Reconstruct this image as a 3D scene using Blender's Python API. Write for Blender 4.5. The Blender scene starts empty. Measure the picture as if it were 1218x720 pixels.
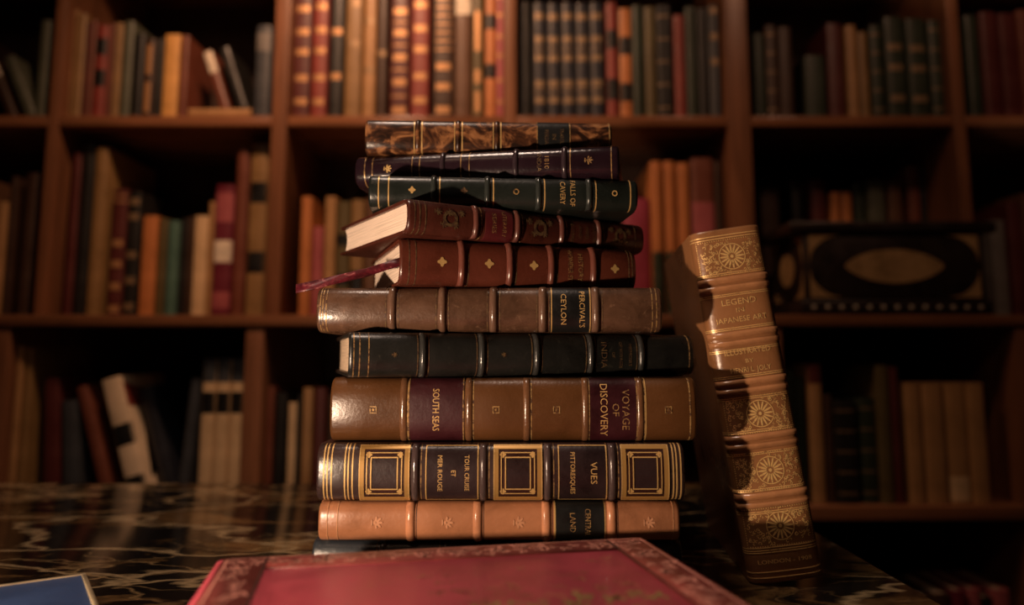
import bpy, bmesh, math, random
from mathutils import Vector, Matrix
random.seed(7)
S = bpy.context.scene
COL = S.collection
R = math.radians

# ------------------------------------------------------------------ camera
F, CX, CY, PITCH = 900.0, 609.0, 314.0, math.atan(111 / 900.0)
TABLE = 0.75
CZ = TABLE + 0.155
cam_d = bpy.data.cameras.new('camera')
cam = bpy.data.objects.new('camera', cam_d)
COL.objects.link(cam)
cam.location = (0, 0, CZ)
cam.rotation_euler = (math.pi / 2 + PITCH, 0, 0)
cam_d.sensor_width = 36
cam_d.lens = F / 1218 * 36
cam_d.shift_y = -(360 - CY) / 1218
cam_d.clip_start = 0.01
cam_d.dof.use_dof = True
cam_d.dof.focus_distance = 0.505
cam_d.dof.aperture_fstop = 3.1
S.camera = cam

# ------------------------------------------------------------------ world, lights, exposure
w = bpy.data.worlds.new('world')
S.world = w
w.use_nodes = True
w.node_tree.nodes['Background'].inputs[0].default_value = (1.0, 0.62, 0.4, 1)
w.node_tree.nodes['Background'].inputs[1].default_value = 0.02


def lamp(name, kind, loc, energy, col, size=0.03, target=None, cone=None, blend=0.5):
    d = bpy.data.lights.new(name, kind)
    d.energy = energy
    d.color = col
    d.shadow_soft_size = size
    o = bpy.data.objects.new(name, d)
    COL.objects.link(o)
    o.location = loc
    if target:
        o.rotation_euler = (Vector(target) - Vector(loc)).to_track_quat('-Z', 'Y').to_euler()
    if cone:
        d.spot_size = R(cone)
        d.spot_blend = blend
    return o


# low reading lamp to the left of the stack, and the warm lamp over the bookcase
lamp('reading_lamp_light', 'SPOT', (-0.345, 0.135, TABLE + 0.080), 13.5, (1.0, 0.70, 0.48), 0.010,
     target=(0.10, 0.50, TABLE + 0.14), cone=110, blend=0.7)
lamp('bookcase_lamp_light', 'SPOT', (-0.30, 0.80, TABLE + 1.25), 36, (1.0, 0.54, 0.31), 0.05,
     target=(-0.26, 1.45, TABLE + 0.50), cone=100, blend=1.0)
lamp('pendant_lamp_light', 'SPOT', (-0.20, 0.40, TABLE + 1.25), 23, (1.0, 0.74, 0.58), 0.10,
     target=(-0.20, 0.40, TABLE), cone=90, blend=1.0)  # added overhead fill, brightens the tops of the red and blue books
lamp('room_lamp_light', 'POINT', (-0.55, -0.5, TABLE + 1.35), 2.6, (1.0, 0.62, 0.40), 0.12)  # added weak ambient fill behind the camera, for general room light
lamp('side_bookcase_lamp_light', 'SPOT', (0.62, 0.62, TABLE + 1.25), 6.5, (1.0, 0.54, 0.33), 0.05,
     target=(0.85, 1.45, TABLE + 0.35), cone=100, blend=1.0)  # added fill for the right bays, set where the stack's spines miss it
S.view_settings.view_transform = 'Standard'
S.view_settings.look = 'None'
S.view_settings.gamma = 1
S.view_settings.use_curve_mapping = False
S.view_settings.exposure = 0.08


# ------------------------------------------------------------------ pixel helpers
def ray(px, py):
    x, y = (px - CX) / F, -(py - CY) / F
    c, s = math.cos(PITCH), math.sin(PITCH)
    return Vector((x, c - s * y, s + c * y))


def on_y(px, py, Y):
    d = ray(px, py)
    t = Y / d.y
    return Vector((d.x * t, Y, CZ + d.z * t))


def on_z(px, py, Z):
    d = ray(px, py)
    t = (Z - CZ) / d.z
    return Vector((d.x * t, d.y * t, Z))


# ------------------------------------------------------------------ object helpers
def tag(o, label, cat, group=None):
    o['label'] = label
    o['category'] = cat
    if group:
        o['group'] = group
    return o


def empty(name, loc=(0, 0, 0), rot=(0, 0, 0)):
    o = bpy.data.objects.new(name, None)
    o.empty_display_size = 0.02
    COL.objects.link(o)
    o.location = loc
    o.rotation_euler = rot
    return o


def obj(name, verts, faces, mat, parent=None, smooth=False, sharp=None):
    me = bpy.data.meshes.new(name)
    me.from_pydata([tuple(v) for v in verts], [], faces)
    me.validate()
    if smooth:
        me.polygons.foreach_set('use_smooth', [True] * len(me.polygons))
        if sharp:
            me.set_sharp_from_angle(angle=R(sharp))
    me.materials.append(mat)
    o = bpy.data.objects.new(name, me)
    COL.objects.link(o)
    o.parent = parent
    return o


BOX_F = [(0, 3, 2, 1), (4, 5, 6, 7), (0, 1, 5, 4), (1, 2, 6, 5), (2, 3, 7, 6), (3, 0, 4, 7)]


def box_v(x0, x1, y0, y1, z0, z1):
    return [(x0, y0, z0), (x1, y0, z0), (x1, y1, z0), (x0, y1, z0),
            (x0, y0, z1), (x1, y0, z1), (x1, y1, z1), (x0, y1, z1)]


def rbox(name, x0, x1, y0, y1, z0, z1, r, mat, parent=None, seg=2):
    bm = bmesh.new()
    vs = [bm.verts.new(v) for v in box_v(x0, x1, y0, y1, z0, z1)]
    for f in BOX_F:
        bm.faces.new([vs[i] for i in f])
    if r > 0:
        bmesh.ops.bevel(bm, geom=bm.edges[:], offset=r, segments=seg, affect='EDGES', profile=0.5)
    me = bpy.data.meshes.new(name)
    bm.to_mesh(me)
    bm.free()
    me.polygons.foreach_set('use_smooth', [True] * len(me.polygons))
    me.set_sharp_from_angle(angle=R(50))
    me.materials.append(mat)
    o = bpy.data.objects.new(name, me)
    COL.objects.link(o)
    o.parent = parent
    return o


# ------------------------------------------------------------------ materials
def new_mat(name):
    m = bpy.data.materials.new(name)
    m.use_nodes = True
    nt = m.node_tree
    return m, nt, nt.nodes['Principled BSDF']


def N(nt, kind, **kw):
    n = nt.nodes.new(kind)
    for k, v in kw.items():
        if k in n.inputs.keys():
            n.inputs[k].default_value = v
        else:
            setattr(n, k, v)
    return n


def coords(nt, scale=(1, 1, 1), kind='Object'):
    tc = N(nt, 'ShaderNodeTexCoord')
    mp = N(nt, 'ShaderNodeMapping')
    mp.inputs['Scale'].default_value = scale
    nt.links.new(tc.outputs[kind], mp.inputs['Vector'])
    return mp.outputs['Vector']


def ramp(nt, fac, stops):
    r = N(nt, 'ShaderNodeValToRGB')
    e = r.color_ramp.elements
    while len(e) < len(stops):
        e.new(0.5)
    for i, (p, c) in enumerate(stops):
        e[i].position = p
        e[i].color = (c[0], c[1], c[2], 1)
    nt.links.new(fac, r.inputs['Fac'])
    return r.outputs['Color']


def noise(nt, vec, scale, detail=4, rough=0.6, dist=0.0):
    n = N(nt, 'ShaderNodeTexNoise')
    n.inputs['Scale'].default_value = scale
    n.inputs['Detail'].default_value = detail
    n.inputs['Roughness'].default_value = rough
    n.inputs['Distortion'].default_value = dist
    nt.links.new(vec, n.inputs['Vector'])
    return n.outputs['Fac']


def bump(nt, p, height, strength, dist=0.001):
    b = N(nt, 'ShaderNodeBump')
    b.inputs['Strength'].default_value = strength
    b.inputs['Distance'].default_value = dist
    nt.links.new(height, b.inputs['Height'])
    nt.links.new(b.outputs['Normal'], p.inputs['Normal'])


def mul(c, k):
    return tuple(min(1, x * k) for x in c)


LC = {}


def leather(name, c, rough=0.38, dark=0.45, light=1.35, scale=30, wear=None, spec=0.5):
    LC[name] = c
    m, nt, p = new_mat(name)
    v = coords(nt)
    n1 = noise(nt, v, scale, 6, 0.65, 0.4)
    colr = ramp(nt, n1, [(0.28, mul(c, dark)), (0.5, c), (0.75, mul(c, light))])
    if wear:
        n3 = noise(nt, v, 95, 8, 0.75, 1.2)
        fr = ramp(nt, n3, [(0.58, (0, 0, 0)), (0.70, (0.6, 0.6, 0.6))])
        mx = N(nt, 'ShaderNodeMixRGB')
        nt.links.new(fr, mx.inputs['Fac'])
        nt.links.new(colr, mx.inputs['Color1'])
        mx.inputs['Color2'].default_value = (*wear, 1)
        colr = mx.outputs['Color']
    nt.links.new(colr, p.inputs['Base Color'])
    n2 = noise(nt, v, 420, 3, 0.6)
    rr = ramp(nt, n1, [(0.3, (rough * 0.8,) * 3), (0.7, (min(1, rough * 1.3),) * 3)])
    nt.links.new(rr, p.inputs['Roughness'])
    p.inputs['Specular IOR Level'].default_value = spec
    bump(nt, p, n2, 0.25, 0.0006)
    return m


def gold(name, c=(0.66, 0.42, 0.16), rough=0.34, worn=0.42, under=(0.06, 0.03, 0.02)):
    m, nt, p = new_mat(name)
    v = coords(nt)
    n = noise(nt, v, 330, 4, 0.7)
    f = ramp(nt, n, [(worn - 0.06, (0, 0, 0)), (worn + 0.08, (1, 1, 1))])
    nt.links.new(ramp(nt, n, [(worn - 0.06, under), (worn + 0.08, c)]), p.inputs['Base Color'])
    mm = N(nt, 'ShaderNodeMath', operation='MULTIPLY')
    nt.links.new(f, mm.inputs[0])
    mm.inputs[1].default_value = 0.45
    nt.links.new(mm.outputs[0], p.inputs['Metallic'])
    p.inputs['Roughness'].default_value = rough
    return m


def plain(name, c, rough=0.6, metallic=0.0):
    m, nt, p = new_mat(name)
    v = coords(nt)
    n = noise(nt, v, 60, 4, 0.6)
    nt.links.new(ramp(nt, n, [(0.3, mul(c, 0.75)), (0.7, mul(c, 1.15))]), p.inputs['Base Color'])
    p.inputs['Roughness'].default_value = rough
    p.inputs['Metallic'].default_value = metallic
    return m


def pages_mat(name, c):
    m, nt, p = new_mat(name)
    v = coords(nt, (14, 14, 1900))
    n = noise(nt, v, 1.0, 2, 0.5)
    nt.links.new(ramp(nt, n, [(0.3, mul(c, 0.62)), (0.6, c)]), p.inputs['Base Color'])
    p.inputs['Roughness'].default_value = 0.85
    bump(nt, p, n, 0.5, 0.0006)
    return m


def wood(name, c, grain=(2, 2, 22), rough=0.38):
    m, nt, p = new_mat(name)
    v = coords(nt, grain)
    n = noise(nt, v, 2.2, 6, 0.6, 0.8)
    n2 = noise(nt, coords(nt, tuple(g * 5 for g in grain)), 3.0, 3, 0.5)
    mx = N(nt, 'ShaderNodeMath', operation='MULTIPLY_ADD')
    nt.links.new(n2, mx.inputs[0])
    mx.inputs[1].default_value = 0.35
    nt.links.new(n, mx.inputs[2])
    nt.links.new(ramp(nt, mx.outputs[0], [(0.45, mul(c, 0.6)), (0.68, c), (0.9, mul(c, 1.35))]), p.inputs['Base Color'])
    p.inputs['Roughness'].default_value = rough
    bump(nt, p, n2, 0.12, 0.001)
    return m


def marble_mat():
    m, nt, p = new_mat('black_gold_marble')
    v = coords(nt, (0.9, 1.9, 1.0))
    nz = N(nt, 'ShaderNodeTexNoise')
    nz.inputs['Scale'].default_value = 5.0
    nz.inputs['Detail'].default_value = 5
    nt.links.new(v, nz.inputs['Vector'])
    add = N(nt, 'ShaderNodeMixRGB', blend_type='LINEAR_LIGHT')
    add.inputs['Fac'].default_value = 0.16
    nt.links.new(v, add.inputs['Color1'])
    nt.links.new(nz.outputs['Color'], add.inputs['Color2'])
    wv = add.outputs['Color']

    def vein(scale, width, seed):
        vo = N(nt, 'ShaderNodeTexVoronoi', feature='DISTANCE_TO_EDGE')
        vo.inputs['Scale'].default_value = scale
        mp = N(nt, 'ShaderNodeMapping')
        mp.inputs['Location'].default_value = (seed, seed * 0.7, 0)
        nt.links.new(wv, mp.inputs['Vector'])
        nt.links.new(mp.outputs['Vector'], vo.inputs['Vector'])
        return ramp(nt, vo.outputs['Distance'], [(0.0, (1, 1, 1)), (width, (0, 0, 0))])
    v1 = vein(5.0, 0.035, 1.3)
    v2 = vein(11.0, 0.035, 4.1)
    nm = noise(nt, wv, 7.0, 6, 0.65, 0.6)
    patch = ramp(nt, nm, [(0.52, (0, 0, 0)), (0.64, (1, 1, 1))])
    nb = noise(nt, wv, 3.4, 3, 0.5)
    mask = ramp(nt, nb, [(0.40, (0, 0, 0)), (0.58, (1, 1, 1))])

    def mixc(fac, c1, c2, blend='MIX'):
        x = N(nt, 'ShaderNodeMixRGB', blend_type=blend)
        if isinstance(fac, float):
            x.inputs['Fac'].default_value = fac
        else:
            nt.links.new(fac, x.inputs['Fac'])
        for k, c in (('Color1', c1), ('Color2', c2)):
            if isinstance(c, tuple):
                x.inputs[k].default_value = (*c, 1)
            else:
                nt.links.new(c, x.inputs[k])
        return x.outputs['Color']
    c = mixc(patch, (0.010, 0.008, 0.007), (0.20, 0.11, 0.042))
    pv = mixc(1.0, v2, mask, 'MULTIPLY')
    c = mixc(pv, c, (0.34, 0.22, 0.10))
    c = mixc(v1, c, (0.42, 0.30, 0.16))
    nt.links.new(c, p.inputs['Base Color'])
    p.inputs['Roughness'].default_value = 0.13
    p.inputs['Specular IOR Level'].default_value = 0.35
    return m


M = {}
M['wood'] = wood('cherry_wood_upright', (0.200, 0.084, 0.041), (14, 14, 1.2))
M['wood_h'] = wood('cherry_wood_shelf', (0.200, 0.084, 0.041), (1.2, 14, 14), 0.2)
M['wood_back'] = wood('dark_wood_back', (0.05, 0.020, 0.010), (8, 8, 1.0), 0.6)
M['marble'] = marble_mat()
M['gold'] = gold('gilt', worn=0.30, rough=0.42)
M['gold_worn'] = gold('gilt_worn', (0.46, 0.28, 0.11), worn=0.47)
M['gold_faint'] = gold('gilt_faint', (0.20, 0.13, 0.06), worn=0.5)
M['pages'] = pages_mat('old_paper', (0.70, 0.52, 0.36))
M['pages_pale'] = pages_mat('pale_paper', (0.86, 0.68, 0.55))
M['pages_dark'] = pages_mat('brown_paper', (0.30, 0.20, 0.12))
M['black_label'] = leather('black_label', (0.010, 0.010, 0.010), 0.35)
M['purple_label'] = leather('purple_label', (0.036, 0.007, 0.010), 0.35)
M['plaster'] = plain('wall_plaster', (0.10, 0.055, 0.032), 0.8)
M['ceiling'] = plain('ceiling_plaster', (0.22, 0.15, 0.10), 0.9)
M['floor'] = wood('floor_boards', (0.06, 0.030, 0.016), (1.0, 9, 9), 0.4)


# ------------------------------------------------------------------ the room
def struct(name, x0, x1, y0, y1, z0, z1, mat):
    o = obj(name, box_v(x0, x1, y0, y1, z0, z1), BOX_F, mat)
    o['kind'] = 'structure'
    return o


RX0, RX1, RY0, RY1, RH = -2.3, 2.3, -2.2, 1.70, 2.60
struct('floor', RX0, RX1, RY0, RY1, -0.05, 0, M['floor'])
struct('ceiling', RX0, RX1, RY0, RY1, RH, RH + 0.05, M['ceiling'])
struct('wall_back', RX0, RX1, RY1, RY1 + 0.05, 0, RH, M['plaster'])
struct('wall_front', RX0, RX1, RY0 - 0.05, RY0, 0, RH, M['plaster'])
struct('wall_left', RX0 - 0.05, RX0, RY0, RY1, 0, RH, M['plaster'])
struct('wall_right', RX1, RX1 + 0.05, RY0, RY1, 0, RH, M['plaster'])

# ------------------------------------------------------------------ bookcase
YU, YL, YB = 1.32, 1.21, 1.63           # front of the upper unit, of the deeper lower unit, back panel
zA1, zA0 = on_y(CX, 137, YU).z, on_y(CX, 150, YU).z
zB1, zB0 = on_y(CX, 375, YL).z, on_y(CX, 388, YL).z
zC1, zC0 = on_y(CX, 603, YL).z, on_y(CX, 620, YL).z
pU = zA1 - zB1
pL = zB1 - zC1
TH = 0.019
case = tag(empty('bookcase', (0, YB, 0)),
           'tall reddish wooden bookcase with open bays full of books', 'bookcase')


def part_box(name, x0, x1, y0, y1, z0, z1, mat, r=0.0015):
    return rbox(name, x0, x1, y0 - YB, y1 - YB, z0, z1, r, mat, case, 3)


def ux(px, Y=YU, y=143):
    return on_y(px, y, Y).x


up_posts = [(-215, -195), (57, 69), (323, 341), (600, 614), (866, 893), (1135, 1149), (1400, 1414)]
UP = [(ux(a), ux(b)) for a, b in up_posts]
low_posts = [(-300, -280), (-14, 8), (290, 312), (595, 615), (911, 932), (1212, 1232), (1510, 1530)]
LP = [(ux(a, YL, 450), ux(b, YL, 450)) for a, b in low_posts]
XMIN, XMAX = min(UP[0][0], LP[0][0]), max(UP[-1][1], LP[-1][1])
zTop = zA1 + 2 * pU
for a, b in UP:
    part_box('upright', a, b, YU, YB - 0.012, zB1, zTop, M['wood'])
for a, b in LP:
    part_box('upright', a, b, YL, YB - 0.012, 0.0, zB0, M['wood'])
for i in range(len(UP) - 1):
    for k in range(3):
        z = zA1 + k * pU
        part_box('shelf_board', UP[i][1], UP[i + 1][0], YU + 0.002, YB - 0.012, z - (zA1 - zA0), z, M['wood_h'], 0.003)
part_box('ledge_board', XMIN, XMAX, YL - 0.004, YB - 0.012, zB0, zB1, M['wood_h'])
zD1 = zC1 - pL
for i in range(len(LP) - 1):
    for z in (zC1, zD1):
        part_box('shelf_board', LP[i][1], LP[i + 1][0], YL + 0.002, YB - 0.012, z - (zC1 - zC0), z, M['wood_h'])
    part_box('plinth', LP[i][1], LP[i + 1][0], YL + 0.02, YB - 0.012, 0.0, 0.06, M['wood_h'])
for i in range(len(UP) - 1):
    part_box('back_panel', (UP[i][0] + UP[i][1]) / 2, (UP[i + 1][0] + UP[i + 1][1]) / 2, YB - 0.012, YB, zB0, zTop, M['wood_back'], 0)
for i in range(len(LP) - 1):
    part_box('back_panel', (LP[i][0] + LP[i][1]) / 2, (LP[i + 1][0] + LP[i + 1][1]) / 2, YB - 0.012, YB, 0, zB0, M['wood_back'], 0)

# ------------------------------------------------------------------ marble table
TX0, TX1, TY0, TY1 = -1.25, on_z(1040, 672, TABLE).x, -0.45, on_z(200, 575, TABLE).y
table = tag(empty('marble_table', ((TX0 + TX1) / 2, (TY0 + TY1) / 2, 0)),
            'polished black marble table with gold veins under the book stack', 'table')
hx, hy = (TX1 - TX0) / 2, (TY1 - TY0) / 2
rbox('tabletop', -hx, hx, -hy, hy, TABLE - 0.014, TABLE, 0.003, M['marble'], table, 3)
rbox('tabletop_moulding', -hx + 0.008, hx - 0.008, -hy + 0.008, hy - 0.008, TABLE - 0.032, TABLE - 0.0145, 0.004, M['marble'], table, 3)
M['dark_wood'] = wood('dark_table_wood', (0.035, 0.016, 0.009), (2, 2, 12), 0.35)
for sx in (-1, 1):
    rbox('apron', sx * (hx - 0.05) - 0.01, sx * (hx - 0.05) + 0.01, -hy + 0.09, hy - 0.09, TABLE - 0.12, TABLE - 0.033, 0.002, M['dark_wood'], table)
for sy in (-1, 1):
    rbox('apron', -hx + 0.09, hx - 0.09, sy * (hy - 0.05) - 0.01, sy * (hy - 0.05) + 0.01, TABLE - 0.12, TABLE - 0.033, 0.002, M['dark_wood'], table)
    for sx in (-1, 1):
        x, y = sx * (hx - 0.06), sy * (hy - 0.06)
        rbox('leg', x - 0.03, x + 0.03, y - 0.03, y + 0.03, 0, TABLE - 0.033, 0.004, M['dark_wood'], table)


# ------------------------------------------------------------------ book builder
# local frame of a book: x along the spine from tail (0) to head (H), y from the spine joint to the
# fore-edge (W), z through the thickness (0..T); the spine bulges to -y
class Book:
    def __init__(s, name, H, W, T, b, mats, board=0.0025, over=0.003, power=0.75, hero=True):
        s.e = empty(name)
        s.H, s.W, s.T, s.b = H, W, T, b
        s.mat, s.pg = mats
        s.panels = []
        s.rub = s.mat
        if hero and s.mat.name in LC:
            c = LC[s.mat.name]
            s.rub = leather('rubbed_' + s.mat.name, tuple(0.012 + 1.35 * x for x in c), 0.2, dark=0.8, light=1.3, scale=60)  # lighter band leather: rubbing plus a highlight painted into the colour
        n = 240
        pts = []
        for i in range(n + 1):
            th = -math.pi / 2 + math.pi * i / n
            c, si = max(0, math.cos(th)), math.sin(th)
            pts.append((-b * c ** power, T / 2 + T / 2 * math.copysign(abs(si) ** power, si)))
        acc = [0]
        for i in range(n):
            acc.append(acc[-1] + math.dist(pts[i], pts[i + 1]))
        s.L = acc[-1]
        s.tab = []
        m = 96
        j = 0
        for k in range(m + 1):
            t = s.L * k / m
            while j < n - 1 and acc[j + 1] < t:
                j += 1
            d = acc[j + 1] - acc[j] or 1e-9
            f = min(1, max(0, (t - acc[j]) / d))
            s.tab.append((pts[j][0] + f * (pts[j + 1][0] - pts[j][0]), pts[j][1] + f * (pts[j + 1][1] - pts[j][1])))
        s.m = m
        if hero:
            s.build(board, over)

    def at(s, u, v, off=0.0):
        """u along the length, v metres across the spine from its middle (+ towards z), off outwards"""
        t = max(0.0, min(1.0, 0.5 + v / s.L)) * s.m
        i = min(s.m - 1, int(t))
        f = t - i
        a, b2 = s.tab[i], s.tab[i + 1]
        y, z = a[0] + f * (b2[0] - a[0]), a[1] + f * (b2[1] - a[1])
        off *= min(1.0, max(0.0, (1 - abs(2 * t / s.m - 1)) / 0.24)) if off > 0 else 1.0
        lo, hi = s.tab[max(0, i - 2)], s.tab[min(s.m, i + 3)]
        ty, tz = hi[0] - lo[0], hi[1] - lo[1]
        l = math.hypot(ty, tz) or 1
        return (u, y - off * tz / l, max(0.0, min(s.T, z + off * ty / l)))

    def strip(s, name, u0, u1, mat, v0=None, v1=None, prof=None, nv=20, parent=None):
        h = s.L / 2
        v0 = -h if v0 is None else v0
        v1 = h if v1 is None else v1
        prof = prof or [(0, 0.0), (0, 0.00018), (1, 0.00018), (1, 0.0)]
        vs, fs = [], []
        for (a, off) in prof:
            for k in range(nv + 1):
                vs.append(s.at(u0 + (u1 - u0) * a, v0 + (v1 - v0) * k / nv, off))
        for r in range(len(prof) - 1):
            for k in range(nv):
                p = r * (nv + 1) + k
                fs.append((p, p + 1, p + nv + 2, p + nv + 1))
        return obj(name, vs, fs, mat, parent or s.e, True, 40)

    def build(s, board, over):
        H, W, T = s.H, s.W, s.T
        # spine: outer and inner skin closed at the ends, head and tail caps rolled in
        st = [(0, -0.0014), (0.0006, -0.0004), (0.002, 0.0)] + [(H * i / 10, 0) for i in range(1, 10)] + \
             [(H - 0.002, 0), (H - 0.0006, -0.0004), (H, -0.0014)]
        nv = 28
        vs, fs = [], []
        for (u, off) in st:
            for k in range(nv + 1):
                vs.append(s.at(u, -s.L / 2 + s.L * k / nv, off))
        n1 = len(vs)
        for (u, off) in st:
            for k in range(nv + 1):
                y, z = s.at(u, -s.L / 2 + s.L * k / nv, 0)[1:]
                sc = 1 - 2 * 0.0022 / T
                vs.append((u, y * (1 - 0.002 / max(s.b, 0.003)) + 0.0005, T / 2 + (z - T / 2) * sc))
        w1 = nv + 1
        for r in range(len(st) - 1):
            for k in range(nv):
                p = r * w1 + k
                fs.append((p, p + 1, p + w1 + 1, p + w1))
                q = n1 + p
                fs.append((q, q + w1, q + w1 + 1, q + 1))
        e = (len(st) - 1) * w1
        for k in range(nv):
            fs.append((k, n1 + k, n1 + k + 1, k + 1))
            fs.append((e + k, e + k + 1, n1 + e + k + 1, n1 + e + k))
        obj('spine', vs, fs, s.mat, s.e, True, 50)
        rbox('back_board', 0, H, -0.001, W, 0, board, 0.0008, s.mat, s.e)
        rbox('front_board', 0, H, -0.001, W, T - board, T, 0.0008, s.mat, s.e)
        # page block, rounded back and hollow fore-edge
        k = 10
        prof = [(W - over - 0.004 * math.sin(math.pi * i / k), board + (T - 2 * board) * i / k) for i in range(k + 1)]
        prof += [(-s.b * 0.72 * math.sin(math.pi * i / k), board + (T - 2 * board) * i / k) for i in range(k, -1, -1)]
        n = len(prof)
        vs = [(over, y, z) for y, z in prof] + [(H - over, y, z) for y, z in prof]
        fs = [tuple(range(n)), tuple(range(2 * n - 1, n - 1, -1))]
        fs += [(i, n + i, n + (i + 1) % n, (i + 1) % n) for i in range(n)]
        obj('page_block', vs, fs, s.pg, s.e)

    def band(s, u, wd=0.005, h=0.0016, mat=None):
        prof = [(0, 0), (0.12, h * 0.55), (0.3, h * 0.92), (0.5, h), (0.7, h * 0.92), (0.88, h * 0.55), (1, 0)]
        return s.strip('raised_band', u - wd / 2, u + wd / 2, mat or s.rub, prof=prof, nv=24)

    def line(s, u, wd=0.0008, mat=None, off=0.0002):
        return s.strip('gilt_line', u - wd / 2, u + wd / 2, mat or M['gold'], prof=[(0, 0), (0, off), (1, off), (1, 0)], nv=24)

    def label(s, u0, u1, mat, vh=None):
        o = s.strip('title_panel', u0, u1, mat, -vh if vh else None, vh, prof=[(0, 0), (0, 0.0003), (1, 0.0003), (1, 0)], nv=24)
        s.panels.append((u0, u1, o))
        return o

    def panel_at(s, u):
        for u0, u1, o in s.panels:
            if u0 <= u <= u1:
                return o
        return s.e

    def art(s, name, polys, mat, off=0.00035, parent=None):
        vs, fs = [], []
        for poly in polys:
            i0 = len(vs)
            vs += [s.at(u, v, off) for u, v in poly]
            fs.append(tuple(range(i0, i0 + len(poly))))
        return obj(name, vs, fs, mat, parent or s.e)

    def frame(s, u0, u1, vh, wd, mat, off=0.0003, name='gilt_frame'):
        ps = []
        n = 14
        for ua, ub, va, vb in ((u0, u1, -vh, -vh + wd), (u0, u1, vh - wd, vh), (u0, u0 + wd, -vh, vh), (u1 - wd, u1, -vh, vh)):
            for k in range(n):
                a, b2 = va + (vb - va) * k / n, va + (vb - va) * (k + 1) / n
                ps.append([(ua, a), (ub, a), (ub, b2), (ua, b2)])
        return s.art(name, ps, mat, off, s.panel_at((u0 + u1) / 2))

    def text(s, txt, u, size, mat, width=None, vc=0.0, off=0.0004, bold=0.0):
        cu = bpy.data.curves.new('t', 'FONT')
        cu.body = txt
        cu.size = size
        cu.align_x = 'CENTER'
        cu.align_y = 'CENTER'
        cu.resolution_u = 2
        cu.offset = bold
        to = bpy.data.objects.new('t', cu)
        COL.objects.link(to)
        me = bpy.data.meshes.new_from_object(to)
        bpy.data.objects.remove(to)
        k = 1.0
        if width and len(me.vertices):
            xs = [v.co.x for v in me.vertices]
            k = width / max(1e-6, max(xs) - min(xs))
        vs = [s.at(u + v.co.y, vc - v.co.x * k, off) for v in me.vertices]
        fs = [tuple(p.vertices) for p in me.polygons]
        bpy.data.meshes.remove(me)
        return obj('title_lettering', vs, fs, mat, s.panel_at(u))

    def ornament(s, kind, u, size, mat, v=0.0):
        ps = []

        def ell(cu, cv, ru, rv, n=10, rot=0.0):
            o = []
            for i in range(n):
                a = 2 * math.pi * i / n
                x, y = ru * math.cos(a), rv * math.sin(a)
                o.append((cu + x * math.cos(rot) - y * math.sin(rot), cv + x * math.sin(rot) + y * math.cos(rot)))
            return o
        r = size / 2
        if kind == 'quatrefoil':
            for i in range(4):
                a = i * math.pi / 2
                ps.append(ell(u + 0.55 * r * math.cos(a), v + 0.55 * r * math.sin(a), 0.42 * r, 0.34 * r, 10, a))
                a += math.pi / 4
                ps.append(ell(u + 0.42 * r * math.cos(a), v + 0.42 * r * math.sin(a), 0.26 * r, 0.14 * r, 8, a))
            ps.append(ell(u, v, 0.2 * r, 0.2 * r))
        elif kind == 'square':
            wd = 0.28 * r
            ps += [[(u - r, v - r), (u + r, v - r), (u + r, v - r + wd), (u - r, v - r + wd)],
                   [(u - r, v + r - wd), (u + r, v + r - wd), (u + r, v + r), (u - r, v + r)],
                   [(u - r, v - r), (u - r + wd, v - r), (u - r + wd, v + r), (u - r, v + r)],
                   [(u + r - wd, v - r), (u + r, v - r), (u + r, v + r), (u + r - wd, v + r)],
                   ell(u, v, r * 0.35, r * 0.35)]
        elif kind == 'sprig':
            for a, k in ((0, 1.0), (0.65, 0.95), (-0.65, 0.95), (1.4, 0.8), (-1.4, 0.8)):
                ps.append(ell(u - 0.3 * r + k * 0.62 * r * math.cos(a), v + k * 0.62 * r * math.sin(a), 0.5 * r * k, 0.17 * r, 8, a))
            ps.append(ell(u - r * 0.45, v, r * 0.2, r * 0.26))
            ps.append(ell(u - r * 0.85, v, r * 0.12, r * 0.5))
        elif kind == 'rosette':
            for i in range(16):
                a = i * math.pi / 8
                ps.append(ell(u + 0.58 * r * math.cos(a), v + 0.58 * r * math.sin(a), 0.36 * r, 0.075 * r, 8, a))
            for i in range(32):
                a, b2 = i * math.pi / 16, (i + 1) * math.pi / 16
                ps.append([(u + k * r * math.cos(t), v + k * r * math.sin(t)) for k, t in ((1, a), (1, b2), (0.93, b2), (0.93, a))])
            ps.append(ell(u, v, 0.13 * r, 0.13 * r))
        elif kind == 'ring':
            for i in range(16):
                a, b2 = i * math.pi / 8, (i + 1) * math.pi / 8
                ps.append([(u + k * r * math.cos(t), v + k * r * math.sin(t)) for k, t in ((1, a), (1, b2), (0.6, b2), (0.6, a))])
        return s.art('gilt_ornament', ps, mat, 0.0004, s.panel_at(u))

    def place_flat(s, x0, y0, z, yaw):
        s.e.location = (x0 + s.b * -math.sin(yaw), y0 + s.b * math.cos(yaw), z)
        s.e.rotation_euler = (0, 0, yaw)

    def place_upright(s, corner_x, y, z, lean=0.0, yaw=0.0):
        """corner_x: the bottom corner the book stands on (left one when leaning left)"""
        a = lean
        ox, oz = corner_x, z
        if a < 0:
            ox, oz = corner_x + s.T * math.cos(a), z + s.T * math.sin(-a)
        off = Matrix.Rotation(yaw, 3, 'Z') @ Vector((ox - corner_x, s.b, 0))
        s.e.location = (corner_x + off.x, y + off.y, oz + 0.0004)
        s.e.rotation_euler = (0, -math.pi / 2 + a, yaw)


# ------------------------------------------------------------------ the stack of antique books
GRP = 'antique books in the stack'


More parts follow.
